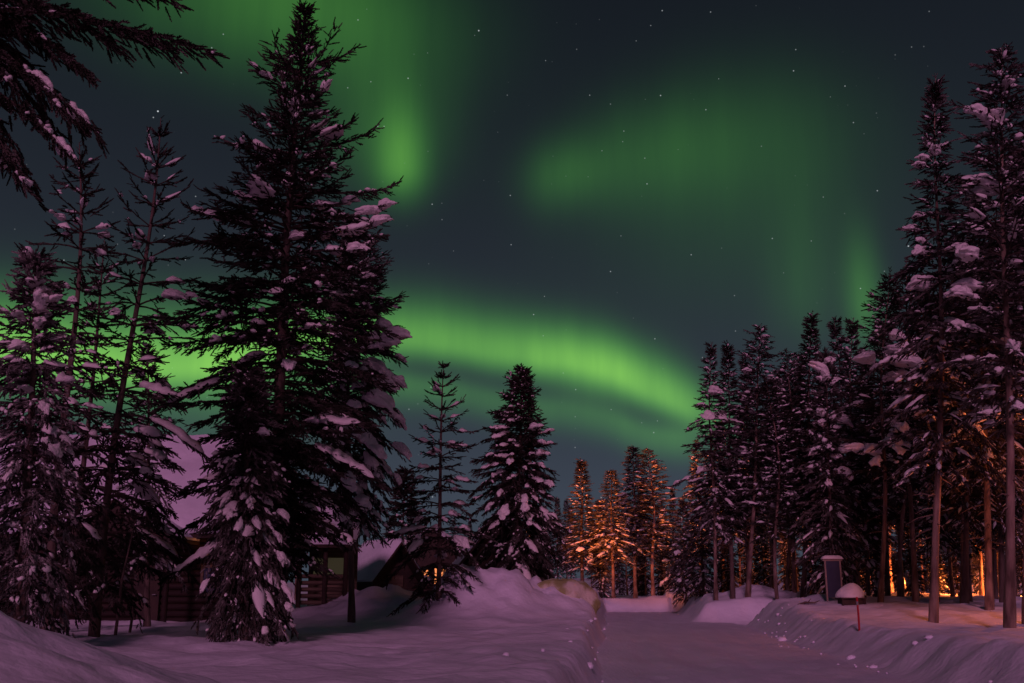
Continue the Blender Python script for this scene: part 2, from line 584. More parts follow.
def bake_blobs(b, pos, dirs, a, w, h, g):
    if not len(pos): return
    tv, tt, tq = SPH
    d = unit(dirs); s = unit(np.cross(np.array([[0, 0, 1.]]), d)); u = np.cross(d, s)
    jit = 1 + g.uniform(-.32, .32, (len(pos), len(tv), 1))
    T = tv[None] * jit
    V = pos[:, None] + T[..., 0:1] * (d * a[:, None])[:, None] + T[..., 1:2] * (s * w[:, None])[:, None] + T[..., 2:3] * (u * h[:, None])[:, None]
    o = (np.arange(len(pos)) * len(tv))[:, None, None]
    b.add(V.reshape(-1, 3), (tt[None] + o).reshape(-1, 3))
    b.n -= len(pos) * len(tv)
    b.v.pop()
    b.add(V.reshape(-1, 3), (tq[None] + o).reshape(-1, 4))
    # triangles and quads share the one vertex block


build_clods()
CLUMPS = []


def make_clumps():
    for k in range(6):
        me = bpy.data.meshes.new("snow_clump")
        import bmesh
        bm = bmesh.new()
        bmesh.ops.create_icosphere(bm, subdivisions=4, radius=1.0)
        off = Vector((k * 7.3, k * 3.1, k * 1.7))
        for v in bm.verts:
            p = v.co.copy()
            n = mnoise.noise(p * 1.2 + off) * 0.42 + mnoise.noise(p * 2.6 + off) * 0.26 + mnoise.noise(p * 6 + off) * 0.10
            p *= 1 + n
            x = p.x
            p.y *= 0.72 + 0.12 * math.sin(k + x * 2)
            p.z *= 0.62 if p.z > 0 else 0.42
            p.z -= 0.24 * x * x + 0.14 * x * abs(x)
            v.co = p
        bm.to_mesh(me); bm.free()
        me.polygons.foreach_set("use_smooth", np.ones(len(me.polygons), dtype=bool))
        me.materials.append(MCAP)
        CLUMPS.append(me)


make_clumps()


def grow(H, prof, base, seed, style="spruce", lean=(0, 0), r0=0.16, far=False, snow=0.3, whorl=0.32, per=6, bark=MBARK, needles=MNEEDLE,
         extra=(), dens=1.0, droop=0.35, ragged=0.28, twl=0.27, stubs=0, kink=0.0, lump=0.0, airy=0.0):
    """prof(z, az) -> crown radius. Returns meshes and the branch lines (in the tree's own space)."""
    g = np.random.default_rng(seed)
    # trunk
    zz = np.linspace(-0.3, H, 22)
    t = np.clip(zz / H, 0, 1)
    wob = np.stack([np.sin(zz * .45 + seed), np.cos(zz * .37 + 2 * seed)], -1) * 0.045 * (0.4 + t[:, None]) * (1 + kink)
    ax = np.stack([lean[0] * t, lean[1] * t], -1) + wob

    def axis_at(z):
        return np.stack([np.interp(z, zz, ax[:, 0]), np.interp(z, zz, ax[:, 1]), z], -1)
    b = MB()
    rad = r0 * (1 - t) ** 0.8 + 0.010
    rad[0:2] *= 1.25
    b.tube(np.column_stack([ax, zz]), rad, 7 if far else 10)
    for _ in range(stubs):
        z = g.uniform(base * .45, base); a = g.uniform(0, 6.28); ln = g.uniform(.3, 1.1)
        p = axis_at(np.array(z)); dd = np.array([math.cos(a), math.sin(a), g.uniform(-.5, .1)])
        b.tube([p, p + dd * ln * .6, p + dd * ln + np.array([0, 0, -.12])], [0.022, 0.014, 0.005], 4)
    trunk = b.mesh("trunk", bark, True)

    br = []
    z = base
    while z < H * 0.985:
        tt = (z - base) / (H - base)
        step = whorl * (1.15 - 0.45 * tt) * g.uniform(.75, 1.25)
        a0 = g.uniform(0, 6.28)
        if style == "sparse": step *= 1 + .35 * tt
        step *= 1 + airy * tt
        for i in range(per):
            a = a0 + i * 2 * math.pi / per + g.normal(0, .25)
            zb = z + g.uniform(-.5, .5) * whorl * (0.9 if style != "sparse" else 0.15)
            L = prof(zb, a) * (1 - ragged + ragged * 1.6 * g.random() ** 1.2)
            if lump:
                L *= 1 - lump * float(np.clip(0.5 + 1.3 * fbm(a * 0.9 + 3 * seed, zb * (7.0 / H) * 1.3, 1.0, seed, 2), 0, 1))
            if L < 0.07: continue
            br.append((zb, a, L, None))
        z += step
    for e in extra: br.append(e)
    # top shoot
    crown, snowb = MB(), MB()
    P, D, LN = [], [], []
    SB = []
    lines = []
    for zb, a, L, cust in br:
        tt = np.clip((zb - base) / (H - base), 0, 1)
        rise = (0.12 + 0.50 * tt ** 2 + g.uniform(-.1, .15))
        dr = droop * (1.25 - tt) + g.uniform(-.08, .12) + 0.03 * L
        tipup = 0.12 + (0 if far else 0.12 * tt)
        if style == "pine":
            rise, dr, tipup = 0.30 + 0.5 * tt + g.uniform(-.15, .2), droop + g.uniform(-.1, .15), 0.10
        if cust: rise, dr, tipup = cust
        ns = max(5, int(L / 0.12))
        if far: ns = max(4, int(L / 0.21))
        s = np.linspace(0, 1, ns)
        bend = g.normal(0, .12)
        aa = a + bend * s
        p0 = axis_at(np.array(max(zb, .05)))
        rr = L * s * (1 - .12 * s)
        pts = np.column_stack([p0[0] + rr * np.cos(aa), p0[1] + rr * np.sin(aa), p0[2] + L * (rise * s - dr * s ** 2 * 1.3 + tipup * s ** 4)])
        tan = unit(np.gradient(pts, axis=0))
        lines.append(pts)
        if not far or L > .8:
            q = pts[:: max(1, ns // 5)]
            crown.tube(q, np.linspace(0.012 + .010 * L, 0.004, len(q)), 4, 1, False)
        if cust is None and L > .3 and g.random() < snow * 1.5 and (fbm(pts[-1, 0] * 1.0 + pts[-1, 1] * .6, pts[-1, 2], .5, seed + 3, 2) > -.12):
            k0 = int(ns * g.uniform(.25, .55)); k1 = int(ns * g.uniform(.85, 1.0))
            c = pts[k0:max(k1, k0 + 4)]
            if far: c = c[::max(1, len(c) // 5)]
            if len(c) >= 3:
                m_ = len(c)
                u_ = np.linspace(0, 1, m_)
                env = np.sqrt(np.clip(1 - (2 * u_ - 1) ** 2, 0, 1)) + .02
                wd = (0.05 + 0.085 * min(L, 2.4)) * env * g.uniform(.55, 1.35, m_) * g.uniform(.7, 1.3) * (.62 if far else 1.0)
                hgt = np.minimum(wd * .75, .13) * g.uniform(.7, 1.25, m_)
                sd_ = unit(np.cross(unit(np.gradient(c, axis=0)), np.array([[0, 0, 1.]])))
                ph = np.linspace(0, 2 * np.pi, 8, endpoint=False)
                ring = c[:, None] + sd_[:, None] * (np.cos(ph)[None, :, None] * wd[:, None, None] * g.uniform(.8, 1.2, (m_, 8, 1)))
                ring[..., 2] += np.where(np.sin(ph) > 0, 1.0, .35)[None] * np.sin(ph)[None] * hgt[:, None] + .03 - np.abs(np.cos(ph))[None] * wd[:, None] * .35
                i_ = np.arange(m_ - 1)[:, None] * 8; j_ = np.arange(8)[None]
                snowb.add(ring.reshape(-1, 3), np.stack([i_ + j_, i_ + (j_ + 1) % 8, i_ + 8 + (j_ + 1) % 8, i_ + 8 + j_], -1).reshape(-1, 4))
        # side shoots in a flattish fan
        side = unit(np.cross(tan, np.array([[0, 0, 1.]])))
        lo = 0.10 if L < 1 else 0.22
        sel = s >= lo
        for sg in (-1, 1):
            ps, ts, sd, ss = pts[sel], tan[sel], side[sel] * sg, s[sel]
            n = len(ps)
            if not n: continue
            keep = g.random(n) < (0.92 * dens * (1 - .55 * tt if style == 'sparse' else 1 - .35 * min(1, airy) * tt))
            ps, ts, sd, ss = ps[keep], ts[keep], sd[keep], ss[keep]
            n = len(ps)
            if not n: continue
            phi = np.radians(62 - 34 * ss + g.normal(0, 10 if far else 17, n))
            l2 = (0.12 + (0.36 if far else 0.27) * min(L, 2.2) * (1 - .72 * ss)) * g.uniform(.5, 1.2, n)
            if style == "sparse": l2 *= 0.22 + 0.85 * (1 - tt) ** 1.3
            d2 = ts * np.cos(phi)[:, None] + sd * np.sin(phi)[:, None]
            d2[:, 2] -= (0.12 + droop * .6) * g.uniform(.2, 1.2, n)
            d2 = unit(d2)
            step2 = twl * (0.55 if not far else 0.62)
            K = int(np.ceil(l2.max() / step2)) + 1
            for k in range(K):
                m = (k * step2) < l2
                if not m.any(): break
                pp = ps[m] + d2[m] * (k * step2) + g.normal(0, .02, (m.sum(), 3))
                pp[:, 2] -= 0.18 * droop * (k * step2) ** 2
                fl = g.choice([-1, 1], m.sum())
                dd = d2[m] + sd[m] * (fl * g.uniform(.0, .55, m.sum()))[:, None] * 0.7 + ts[m] * 0.25 + g.normal(0, .16 if far else .30, (m.sum(), 3))
                dd[:, 2] -= 0.25 * droop
                P.append(pp); D.append(dd); LN.append(twl * g.uniform(.75, 1.3, m.sum()))
            sn = g.random(n) < snow * (.45 if far else .5)
            if sn.any():
                ps_, d_, l_ = ps[sn], d2[sn], l2[sn]
                for q in (.2, .5, .8):
                    ok = g.random(len(ps_)) < .75
                    SB.append(((ps_ + d_ * (l_ * (q + .12 * g.normal(size=len(ps_))))[:, None] + np.array([0, 0, .03]) + g.normal(0, .025, ps_.shape))[ok],
                               (d_ + g.normal(0, .35, d_.shape))[ok], np.maximum(.045, l_ * g.uniform(.15, .38, len(ps_)))[ok]))
        # tip and along-axis twigs
        P.append(pts[sel]); D.append(tan[sel] + g.normal(0, .12, (sel.sum(), 3))); LN.append(twl * g.uniform(.9, 1.35, sel.sum()))
        if g.random() < snow * .7:
            i = g.integers(ns // 2, ns)
            SB.append((pts[i:i + 1] + np.array([[0, 0, .05]]), tan[i:i + 1], np.array([min(.5, .12 + L * .16)])))
    # leader
    zl = np.linspace(H * .93, H, 9)
    for zq in zl:
        k = 4 if style != 'sparse' else 1
        a = g.uniform(0, 6.28, k)
        P.append(np.repeat(axis_at(np.array(zq))[None], k, 0)); LN.append(np.full(k, twl * .65))
        D.append(np.column_stack([np.cos(a), np.sin(a), np.full(k, 1.1)]))
    P, D, LN = np.concatenate(P), np.concatenate(D), np.concatenate(LN)
    T = TW_FAR if far else TW_FINE
    w = g.integers(0, 3, len(P))
    for k in range(3):
        m = w == k
        bake(crown, T[k], P[m], D[m], LN[m], LN[m] * g.uniform(.75, 1.15, m.sum()))
    cm = crown.mesh("crown", [needles, MWOOD])
    sm = None
    if SB:
        has = True
        sp = np.concatenate([x[0] for x in SB]); sd_ = np.concatenate([x[1] for x in SB]); sl = np.concatenate([x[2] for x in SB])
        # snow lies in patches, not evenly
        patch = fbm(sp[:, 0] + sp[:, 1] * .7, sp[:, 2], 0.55, seed, 3) + 0.3 * g.random(len(sp))
        m = patch > np.quantile(patch, .5)
        sp, sd_, sl = sp[m], sd_[m], sl[m]
        r_ = np.clip(sl * .55, .03, .10 if far else .065) * g.uniform(.5, 1.35, len(sp))
        bake_blobs(snowb, sp, sd_, r_ * g.uniform(1.1, 2.0, len(sp)), r_, r_ * g.uniform(.55, .9, len(sp)), g)
        sm = snowb.mesh("snow_cover", MCAP, True)
    return dict(trunk=trunk, crown=cm, snow=sm, lines=lines, H=H)


def put_tree(name, label, cat, loc, G, group=None, rz=0.0, sc=1.0):
    t = thing(name, label, cat, loc, group, rz)
    t.scale = (sc, sc, sc) if isinstance(sc, (int, float)) else sc
    link("trunk", G["trunk"], t)
    link("crown", G["crown"], t)
    if G["snow"]: tag(link("snow_cover", G["snow"], t), kind="stuff")
    return t


def add_clump(t, p, d, size, g):
    o = link("snow_clump", CLUMPS[g.integers(0, len(CLUMPS))], t)
    yaw = math.atan2(d[1], d[0])
    pit = math.asin(max(-1, min(1, d[2] / (np.linalg.norm(d) + 1e-9))))
    o.rotation_euler = (g.uniform(-.25, .25), -pit * .9, yaw)
    o.scale = (size * g.uniform(.85, 1.2), size * g.uniform(.75, 1.05), size * g.uniform(.6, .95))
    q = np.array([p[0], p[1]]); q = q / (np.hypot(*q) + 1e-6) * size * .22
    o.location = (p[0] + q[0], p[1] + q[1], p[2] + size * .16)
    return o


def clumps_at(t, G, loc, targets, seed):
    """lay a heavy lump of snow on the bough that passes nearest to each spot"""
    g = np.random.default_rng(seed)
    pts = np.concatenate([l[max(1, len(l) // 3):] for l in G["lines"]])
    tan = np.concatenate([np.gradient(l, axis=0)[max(1, len(l) // 3):] for l in G["lines"]])
    wp = pts + np.array(loc)
    px, py, d = project(wp)
    for tx, ty, s in targets:
        cost = np.hypot(px - tx, py - ty) + 6.0 * (wp[:, 1] - loc[1])
        i = int(np.argmin(cost))
        add_clump(t, pts[i], tan[i], s * 0.42 * d[i] / F_PX, g)
        for _ in range(2):
            cost = np.hypot(px - tx - g.normal(0, s * .55), py - ty - g.normal(0, s * .55)) + 6.0 * (wp[:, 1] - loc[1])
            i = int(np.argmin(cost))
            add_clump(t, pts[i], tan[i], s * g.uniform(.18, .30) * d[i] / F_PX, g)


def clumps_random(t, G, n, smin, smax, seed, zlo=0.0):
    g = np.random.default_rng(seed)
    L = [l for l in G["lines"] if np.linalg.norm(l[-1] - l[0]) > .45 and l[0][2] > zlo]
    for i in g.choice(len(L), min(n, len(L)), replace=False):
        l = L[i]
        k = int(len(l) * g.uniform(.55, .95))
        k = min(k, len(l) - 1)
        add_clump(t, l[k], np.gradient(l, axis=0)[k], g.uniform(smin, smax), g)


def outline(tx, Y, z0, rows, back=1.0):
    """crown radius from outline rows (py, left px, right px) round a trunk at world x = tx"""
    zs, rl, rr = [], [], []
    for py, l, r in rows:
        xl, z = at(l, py, Y)
        xr, _ = at(r, py, Y)
        zs.append(z - z0); rl.append(max(.03, tx(z - z0) - xl)); rr.append(max(.03, xr - tx(z - z0)))
    zs, rl, rr = zs[::-1], rl[::-1], rr[::-1]

    def prof(z, a):
        z = z - 0.0
        l, r = np.interp(z, zs, rl), np.interp(z, zs, rr)
        c = math.cos(a)
        return (l + r) / 2 * back + c * (r - l) / 2
    return prof


def hero(name, label, cat, base_px, Y, top, rows, crown_py, seed, clumps=(), group=None, nrand=0, rs=(.15, .3), **kw):
    """a tree drawn after its own outline; top = (px, py)"""
    Y *= YS
    X0 = at(base_px, 600, Y)[0]
    z0 = hz(X0, Y) - 0.05
    xt, zt = at(top[0], top[1], Y)
    H = zt - z0
    lean = (xt - X0, kw.pop("ylean", 0.0))
    zb = max(0.25, at(base_px, crown_py, Y)[1] - z0)
    prof0 = outline(lambda z: X0 + lean[0] * z / H, Y, z0, rows)
    fat = kw.pop('fat', 1.0)
    prof = lambda z, a: prof0(z, a) * fat
    G = grow(H, prof, zb, seed, lean=lean, **kw)
    t = put_tree(name, label, cat, (X0, Y, z0), G, group)
    if clumps: clumps_at(t, G, (X0, Y, z0), clumps, seed)
    if nrand: clumps_random(t, G, nrand, rs[0], rs[1], seed + 5)
    return t


# --- left of the road
hero("spruce_tree", "tallest spruce left of the road, its pointed tip reaching the picture's top edge", "tree", 268, 22.5, (302, 4),
     [(4, 299, 305), (30, 294, 311), (58, 287, 318), (68, 246, 350), (100, 254, 340), (125, 264, 342), (145, 214, 372), (180, 206, 348), (205, 200, 388), (235, 192, 378), (260, 176, 386), (290, 166, 398), (330, 160, 395), (400, 162, 392), (450, 170, 385), (520, 190, 370), (600, 196, 330)], 560, 101,
     clumps=[(268, 72, 16), (340, 74, 18), (345, 198, 24), (362, 207, 28), (380, 226, 26), (368, 252, 24), (292, 236, 22), (272, 290, 20), (310, 330, 20),
             (212, 348, 16), (232, 402, 18), (300, 372, 26)],
     whorl=0.23, per=8, r0=0.17, snow=0.20, ragged=0.5, needles=MNEEDLE, dens=1.0, lump=.34, droop=.26, twl=.20, fat=1.15, airy=.9)
hero("spruce_tree", "broad spruce with heavy snow pads, right behind the tallest left spruce", "tree", 352, 31.0, (348, 236),
     [(236, 345, 352), (262, 338, 384), (300, 328, 402), (345, 325, 408), (395, 318, 414), (450, 318, 408), (490, 336, 398), (540, 346, 384)], 520, 102,
     clumps=[(390, 332, 36), (398, 352, 31), (385, 392, 41), (370, 382, 29), (378, 408, 41), (345, 382, 36), (362, 442, 31), (366, 470, 34), (358, 482, 29), (384, 447, 29),
             (398, 462, 26), (352, 515, 34), (345, 350, 24), (335, 372, 24), (402, 392, 26)],
     whorl=0.25, per=8, r0=0.10, snow=0.42, ragged=0.4, droop=.5, dens=.95, lump=.2, twl=.21, needles=MFROST)
hero("spruce_tree", "low drooping spruce with boughs hanging to the snow before the tallest spruce", "tree", 246, 20.0, (250, 372),
     [(372, 244, 256), (430, 220, 278), (520, 204, 296), (580, 196, 308), (622, 192, 316)], 612, 103,
     clumps=[(275, 430, 18), (282, 560, 22), (296, 600, 20), (208, 592, 18), (226, 500, 18), (268, 500, 18), (290, 520, 20)],
     whorl=0.22, per=9, r0=0.10, snow=0.34, ragged=0.4, droop=.75, lump=.2, twl=.20, dens=1.0, needles=MFROST)
hero("spruce_tree", "slim sparse spruce with bare spiky top, left of the tallest spruce", "tree", 97, 22.0, (159, 116),
     [(116, 157, 161), (150, 150, 168), (170, 116, 184), (200, 122, 182), (240, 100, 190), (300, 84, 204), (400, 66, 218), (520, 60, 210), (580, 70, 180)], 585, 104,
     clumps=[(150, 188, 12), (172, 290, 34), (140, 245, 14), (145, 470, 18), (118, 310, 18)],
     style="sparse", whorl=0.46, per=6, r0=0.10, snow=0.2, ragged=.45, droop=.35, dens=.7, twl=.20, kink=2)
hero("spruce_tree", "thin crooked spruce with sparse whorls, second from the picture's left edge", "tree", 55, 20.0, (78, 140),
     [(140, 76, 80), (165, 66, 90), (190, 46, 100), (222, 26, 104), (262, 8, 104), (330, 12, 110), (430, 10, 124), (560, 10, 118)], 590, 105,
     clumps=[(97, 225, 16), (60, 215, 14), (75, 300, 18)],
     style="sparse", whorl=0.42, per=6, r0=0.10, snow=0.2, ragged=.45, droop=.5, dens=.7, twl=.20, kink=2)
hero("spruce_tree", "short thin spruce between two slim sparse spruces", "tree", 66, 25.0, (107, 240),
     [(240, 105, 109), (290, 90, 124), (350, 76, 130), (430, 52, 135), (520, 36, 130), (580, 30, 120)], 590, 106,
     style="sparse", whorl=0.44, per=6, r0=0.09, snow=0.2, ragged=.45, droop=.4, dens=.7, twl=.20)
hero("spruce_tree", "loose leafy spruce screening the lodge roof right of the slim sparse spruce", "tree", 150, 27.0, (146, 345),
     [(345, 144, 148), (390, 128, 168), (440, 112, 186), (500, 104, 196), (560, 112, 190)], 560, 112,
     whorl=0.40, per=6, r0=0.08, snow=0.3, ragged=.45, droop=.45, dens=.8, twl=.20, needles=MFROST, lump=.3)
hero("spruce_tree", "snow-burdened spruce at the left edge with pale lumps down its front", "tree", 22, 16.5, (38, 258),
     [(258, 30, 44), (320, 4, 62), (400, -14, 72), (500, -32, 78), (600, -36, 70)], 596, 107,
     clumps=[(35, 284, 26), (42, 305, 30), (44, 325, 26), (18, 318, 22), (20, 350, 26), (30, 372, 28), (26, 392, 26), (40, 408, 20), (50, 430, 24), (52, 455, 22), (25, 440, 20), (15, 480, 18), (60, 480, 16)],
     whorl=0.28, per=7, r0=0.10, snow=0.32, ragged=.35, droop=.65, twl=.20, needles=MHOAR)
# the near tree whose boughs hang into the picture from the left
Xn, Yn = -8.6, 11.5 * YS
zn = hz(Xn, Yn)
_g = np.random.default_rng(3)
ext = []
for (tx, ty, dz) in ((200, 24, 1.2), (150, 8, 1.0), (110, 26, 1.2), (92, 66, 1.6), (80, 105, 1.9), (62, 140, 2.1), (34, 175, 2.4), (20, 160, 2.0), (60, 95, 1.8), (45, 40, 1.5), (15, 90, 2.0), (160, -30, .8)):
    for dy in ((0.0, 1.1) if ty > 60 else (0.0,)):
        Yt = Yn + _g.uniform(-1.2, 0.4) + dy
        xt, zt = at(tx, ty, Yt)
        dx, dyy = xt - Xn, Yt - Yn
        L = math.hypot(dx, dyy) / 0.88
        dr = dz / L / 1.3 + .12
        ext.append((zt - zn + dz * .55, math.atan2(dyy, dx), L, (dz * .45 / L + .02, dr, .1)))
G = grow(17.0, lambda z, a: 0.5 + 1.6 * math.sin(max(0, min(1, (z - 9) / 8)) * 3.0), 9.5, 108, style="pine", r0=.2, snow=.25, extra=ext, whorl=.5, per=6, droop=.5, ragged=.4, twl=.19, dens=.95, needles=MNEEDLE)
t = put_tree("pine_tree", "near dark pine whose boughs hang into the top left corner", "tree", (Xn, Yn, zn), G)
clumps_at(t, G, (Xn, Yn, zn), [(48, 66, 22), (53, 80, 20), (92, 104, 20), (70, 135, 18), (72, 145, 16), (43, 140, 14), (40, 36, 16), (45, 165, 14), (4, 8, 18)], 9)

hero("spruce_tree", "young open spruce with bare spire, standing on the snow mound left of the road", "tree", 438, 33.0, (444, 364),
     [(364, 443, 445), (378, 439, 450), (394, 425, 464), (415, 420, 461), (430, 419, 476), (460, 413, 474), (480, 400, 474), (520, 397, 482), (546, 393, 492), (570, 404, 470), (590, 400, 476), (610, 408, 470)], 608, 109,
     clumps=[(462, 540, 22), (450, 515, 16), (418, 520, 14)],
     style="sparse", whorl=0.40, per=6, r0=0.085, snow=0.22, ragged=.4, dens=1.0, twl=.19, lump=.1, needles=MNEEDLE, fat=1.14)
hero("spruce_tree", "plump cone-shaped spruce with white snow lumps above the tinted snow pile", "tree", 517, 44.0, (521, 366),
     [(366, 519, 523), (400, 502, 534), (430, 488, 541), (452, 480, 546), (490, 475, 560), (530, 477, 563), (560, 484, 562), (578, 500, 552)], 574, 110,
     clumps=[(542, 431, 20), (544, 452, 16), (548, 482, 13), (521, 498, 15), (503, 512, 18), (526, 517, 12), (512, 508, 11), (557, 506, 11), (515, 418, 9), (497, 492, 13), (488, 505, 14), (500, 470, 13), (535, 505, 15), (545, 515, 14), (540, 465, 12), (512, 440, 10), (512, 460, 12), (530, 470, 9), (490, 455, 10)],
     whorl=0.26, per=8, r0=0.13, snow=0.36, ragged=.4, lump=.25, droop=.5, twl=.24, fat=1.22)
hero("spruce_tree", "low shadowed spruce between the gabled hut and the snow-padded spruce", "tree", 402, 50, (404, 470),
     [(470, 403, 405), (510, 392, 417), (550, 386, 424), (590, 384, 426)], 585, 111, whorl=.3, per=6, r0=.1, snow=.3, far=True, twl=.4)

# --- forest kinds, grown once and copied


def kind(seed, H, w, cb, **kw):
    def prof(z, a):
        t = max(0, min(1, (z - cb) / (H - cb)))
        r = w * (0.05 + 0.95 * (1 - t) ** (0.8 + .25 * (seed % 3))) * min(1, 0.45 + 2.2 * t)
        return r * (1 + .22 * math.sin(3 * a + seed + z * .8))
    return grow(H, prof, cb, seed, **kw)


FK = [
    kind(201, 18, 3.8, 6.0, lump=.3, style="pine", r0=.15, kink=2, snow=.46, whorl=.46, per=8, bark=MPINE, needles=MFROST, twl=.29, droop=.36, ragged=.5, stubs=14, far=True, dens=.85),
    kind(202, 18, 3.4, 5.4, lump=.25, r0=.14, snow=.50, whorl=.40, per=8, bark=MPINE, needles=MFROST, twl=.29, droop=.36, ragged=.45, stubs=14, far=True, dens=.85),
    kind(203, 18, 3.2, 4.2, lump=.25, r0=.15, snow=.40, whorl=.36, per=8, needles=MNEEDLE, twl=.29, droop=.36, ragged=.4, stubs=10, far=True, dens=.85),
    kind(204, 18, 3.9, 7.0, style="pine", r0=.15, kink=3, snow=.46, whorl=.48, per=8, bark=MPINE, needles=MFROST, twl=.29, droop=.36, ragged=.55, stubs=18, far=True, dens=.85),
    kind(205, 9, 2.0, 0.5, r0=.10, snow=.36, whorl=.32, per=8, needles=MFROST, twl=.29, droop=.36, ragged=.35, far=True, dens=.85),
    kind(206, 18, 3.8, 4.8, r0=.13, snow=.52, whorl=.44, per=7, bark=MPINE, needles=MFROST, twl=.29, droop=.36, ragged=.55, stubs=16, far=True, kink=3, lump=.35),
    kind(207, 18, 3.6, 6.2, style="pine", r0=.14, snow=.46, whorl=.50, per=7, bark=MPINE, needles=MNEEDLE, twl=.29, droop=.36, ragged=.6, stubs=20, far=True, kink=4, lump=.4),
]
_seen = set()


def forest(kindi, px, Y, top_py, name, label, group=None, base_px=None, ncl=6, csz=(.2, .42), seed=0, wsc=1.0, zlo=0.0, clumps=()):
    G = FK[kindi]
    Y *= YS
    g = np.random.default_rng(seed * 7 + int(px) + 2000 + int(Y * 10))
    Xt, Zt = at(px, top_py, Y)
    X0 = at(px + (px - 512) * .02 if base_px is None else base_px, 590, Y)[0]
    z0 = hz(X0, Y) - .05
    H = Zt - z0
    tilt = math.atan2(Xt - X0, H)
    s = H / G["H"]
    rz = g.uniform(0, 6.28)
    t = put_tree(name, label, "tree", (X0, Y, z0), G, group, rz, (s * wsc * g.uniform(.92, 1.08), s * wsc * g.uniform(.92, 1.08), s))
    RM = Matrix.Rotation(tilt, 3, 'Y') @ Matrix.Rotation(rz, 3, 'Z')
    t.rotation_euler = RM.to_euler()
    # snow lumps: on the boughs that face outwards
    if ncl: clumps_random(t, G, ncl, csz[0] / s, csz[1] / s, int(px * 3 + Y) + 2000, zlo)
    if clumps:
        pts = np.concatenate([l[max(1, len(l) // 3):] for l in G["lines"]])
        tan = np.concatenate([np.gradient(l, axis=0)[max(1, len(l) // 3):] for l in G["lines"]])
        S = np.array(t.scale)
        wp = (pts * S) @ np.array(RM).T + np.array([X0, Y, z0])
        px_, py_, d = project(wp)
        for tx, ty, sz in clumps:
            cost = np.hypot(px_ - tx, py_ - ty) + 5.0 * (wp[:, 1] - Y)
            i = int(np.argmin(cost))
            add_clump(t, pts[i], tan[i], sz * .5 * d[i] / F_PX / s, g)
    return t


ROADEND = "orange-lit trees at the road's end"
forest(2, 581, 86, 459, "spruce_tree", "leftmost orange-lit spruce at the road's end, beside the tinted snow pile", ROADEND, ncl=5, csz=(.2, .35), wsc=1.75)
forest(1, 611, 85, 470, "pine_tree", "orange-lit pine at the road's end, shorter than its dark neighbours", ROADEND, ncl=5, csz=(.2, .35), wsc=1.75)
forest(1, 633, 90, 446, "pine_tree", "dark tall pine at the road's end with a lit lower trunk", ROADEND, ncl=4, csz=(.2, .4), wsc=1.55)
forest(0, 651, 88, 449, "pine_tree", "rightmost tall pine of the stand closing the road's end", ROADEND, ncl=4, csz=(.2, .4), wsc=1.55)
forest(2, 598, 98, 500, "spruce_tree", "low spruce squeezed between the two orange-lit trees", ROADEND, ncl=2, wsc=1.4)
forest(4, 668, 92, 540, "spruce_tree", "small frosted spruce in the gap right of the road's end stand", ncl=4)
forest(4, 682, 74, 500, "spruce_tree", "frosted young spruce at the left end of the right-hand forest", ncl=8, csz=(.2, .4))

EDGE = "front trees of the forest right of the road"
forest(5, 709, 57, 344, "pine_tree", "left twin of the two pointed pines opening the right-hand forest", EDGE, base_px=716, ncl=8, clumps=[(715, 393, 18), (708, 420, 17), (720, 420, 16)])
forest(2, 727, 58, 342, "spruce_tree", "right twin of the two pointed trees opening the right-hand forest", EDGE, base_px=732, ncl=7, clumps=[(742, 452, 21), (735, 432, 12)])
forest(0, 761, 56, 323, "pine_tree", "tall pine with pale lit trunk behind the ploughed snow heaps", EDGE, base_px=748, ncl=6)
forest(6, 780, 63, 366, "pine_tree", "shorter pine standing right of the pale-trunked pine", EDGE, base_px=769, ncl=5)
forest(0, 797, 60, 352, "pine_tree", "slender pine with a light straight trunk before the dark forest", EDGE, base_px=787, ncl=5)
forest(2, 812, 55, 311, "spruce_tree", "left and taller of two close spruce tips above snow balls", EDGE, base_px=803, ncl=4)
forest(5, 836, 54, 318, "spruce_tree", "right and lower of two close spruce tips above snow balls", EDGE, base_px=840, ncl=4)
forest(4, 826, 47, 352, "spruce_tree", "bushy dark spruce hung with round snow balls, behind the notice board", EDGE, ncl=4, wsc=.72,
       clumps=[(818, 372, 26), (827, 366, 23), (836, 364, 14), (842, 381, 17), (813, 384, 14), (811, 412, 18), (818, 425, 17), (845, 424, 26), (815, 456, 17), (833, 456, 16), (852, 456, 21), (852, 476, 23), (826, 377, 16)])
forest(6, 886, 43, 266, "pine_tree", "open-topped pine with large snow lumps left of the tallest right-hand pines", EDGE, base_px=880, ncl=6,
       clumps=[(868, 360, 26), (880, 366, 18), (899, 355, 34), (905, 368, 31), (893, 377, 26), (918, 344, 23), (898, 341, 21), (922, 420, 26), (908, 421, 21), (858, 455, 23), (872, 450, 23), (885, 440, 29), (875, 458, 18), (932, 455, 16)])
forest(2, 864, 52, 345, "spruce_tree", "narrow dark spruce right of the two close spruce tips", EDGE, base_px=866, ncl=5)
forest(3, 912, 47, 330, "pine_tree", "thick dark-trunked pine behind the snow-capped box", EDGE, base_px=897, ncl=6)
forest(5, 941, 31, 76, "pine_tree", "second tallest right-hand pine with a leaning lit trunk", EDGE, base_px=932, ncl=9, csz=(.2, .4), wsc=.95,
       clumps=[(921, 158, 16), (934, 151, 16), (912, 232, 18), (910, 250, 18), (916, 285, 31)])
forest(0, 1001, 27, 42, "pine_tree", "tallest right-hand pine, its thick trunk glowing orange on one side", EDGE, base_px=1007, ncl=9, csz=(.2, .4), wsc=.92,
       clumps=[(979, 122, 31), (988, 125, 23), (984, 183, 34), (988, 190, 34), (958, 258, 31), (976, 238, 23), (960, 300, 31), (962, 288, 26), (1010, 345, 23)])
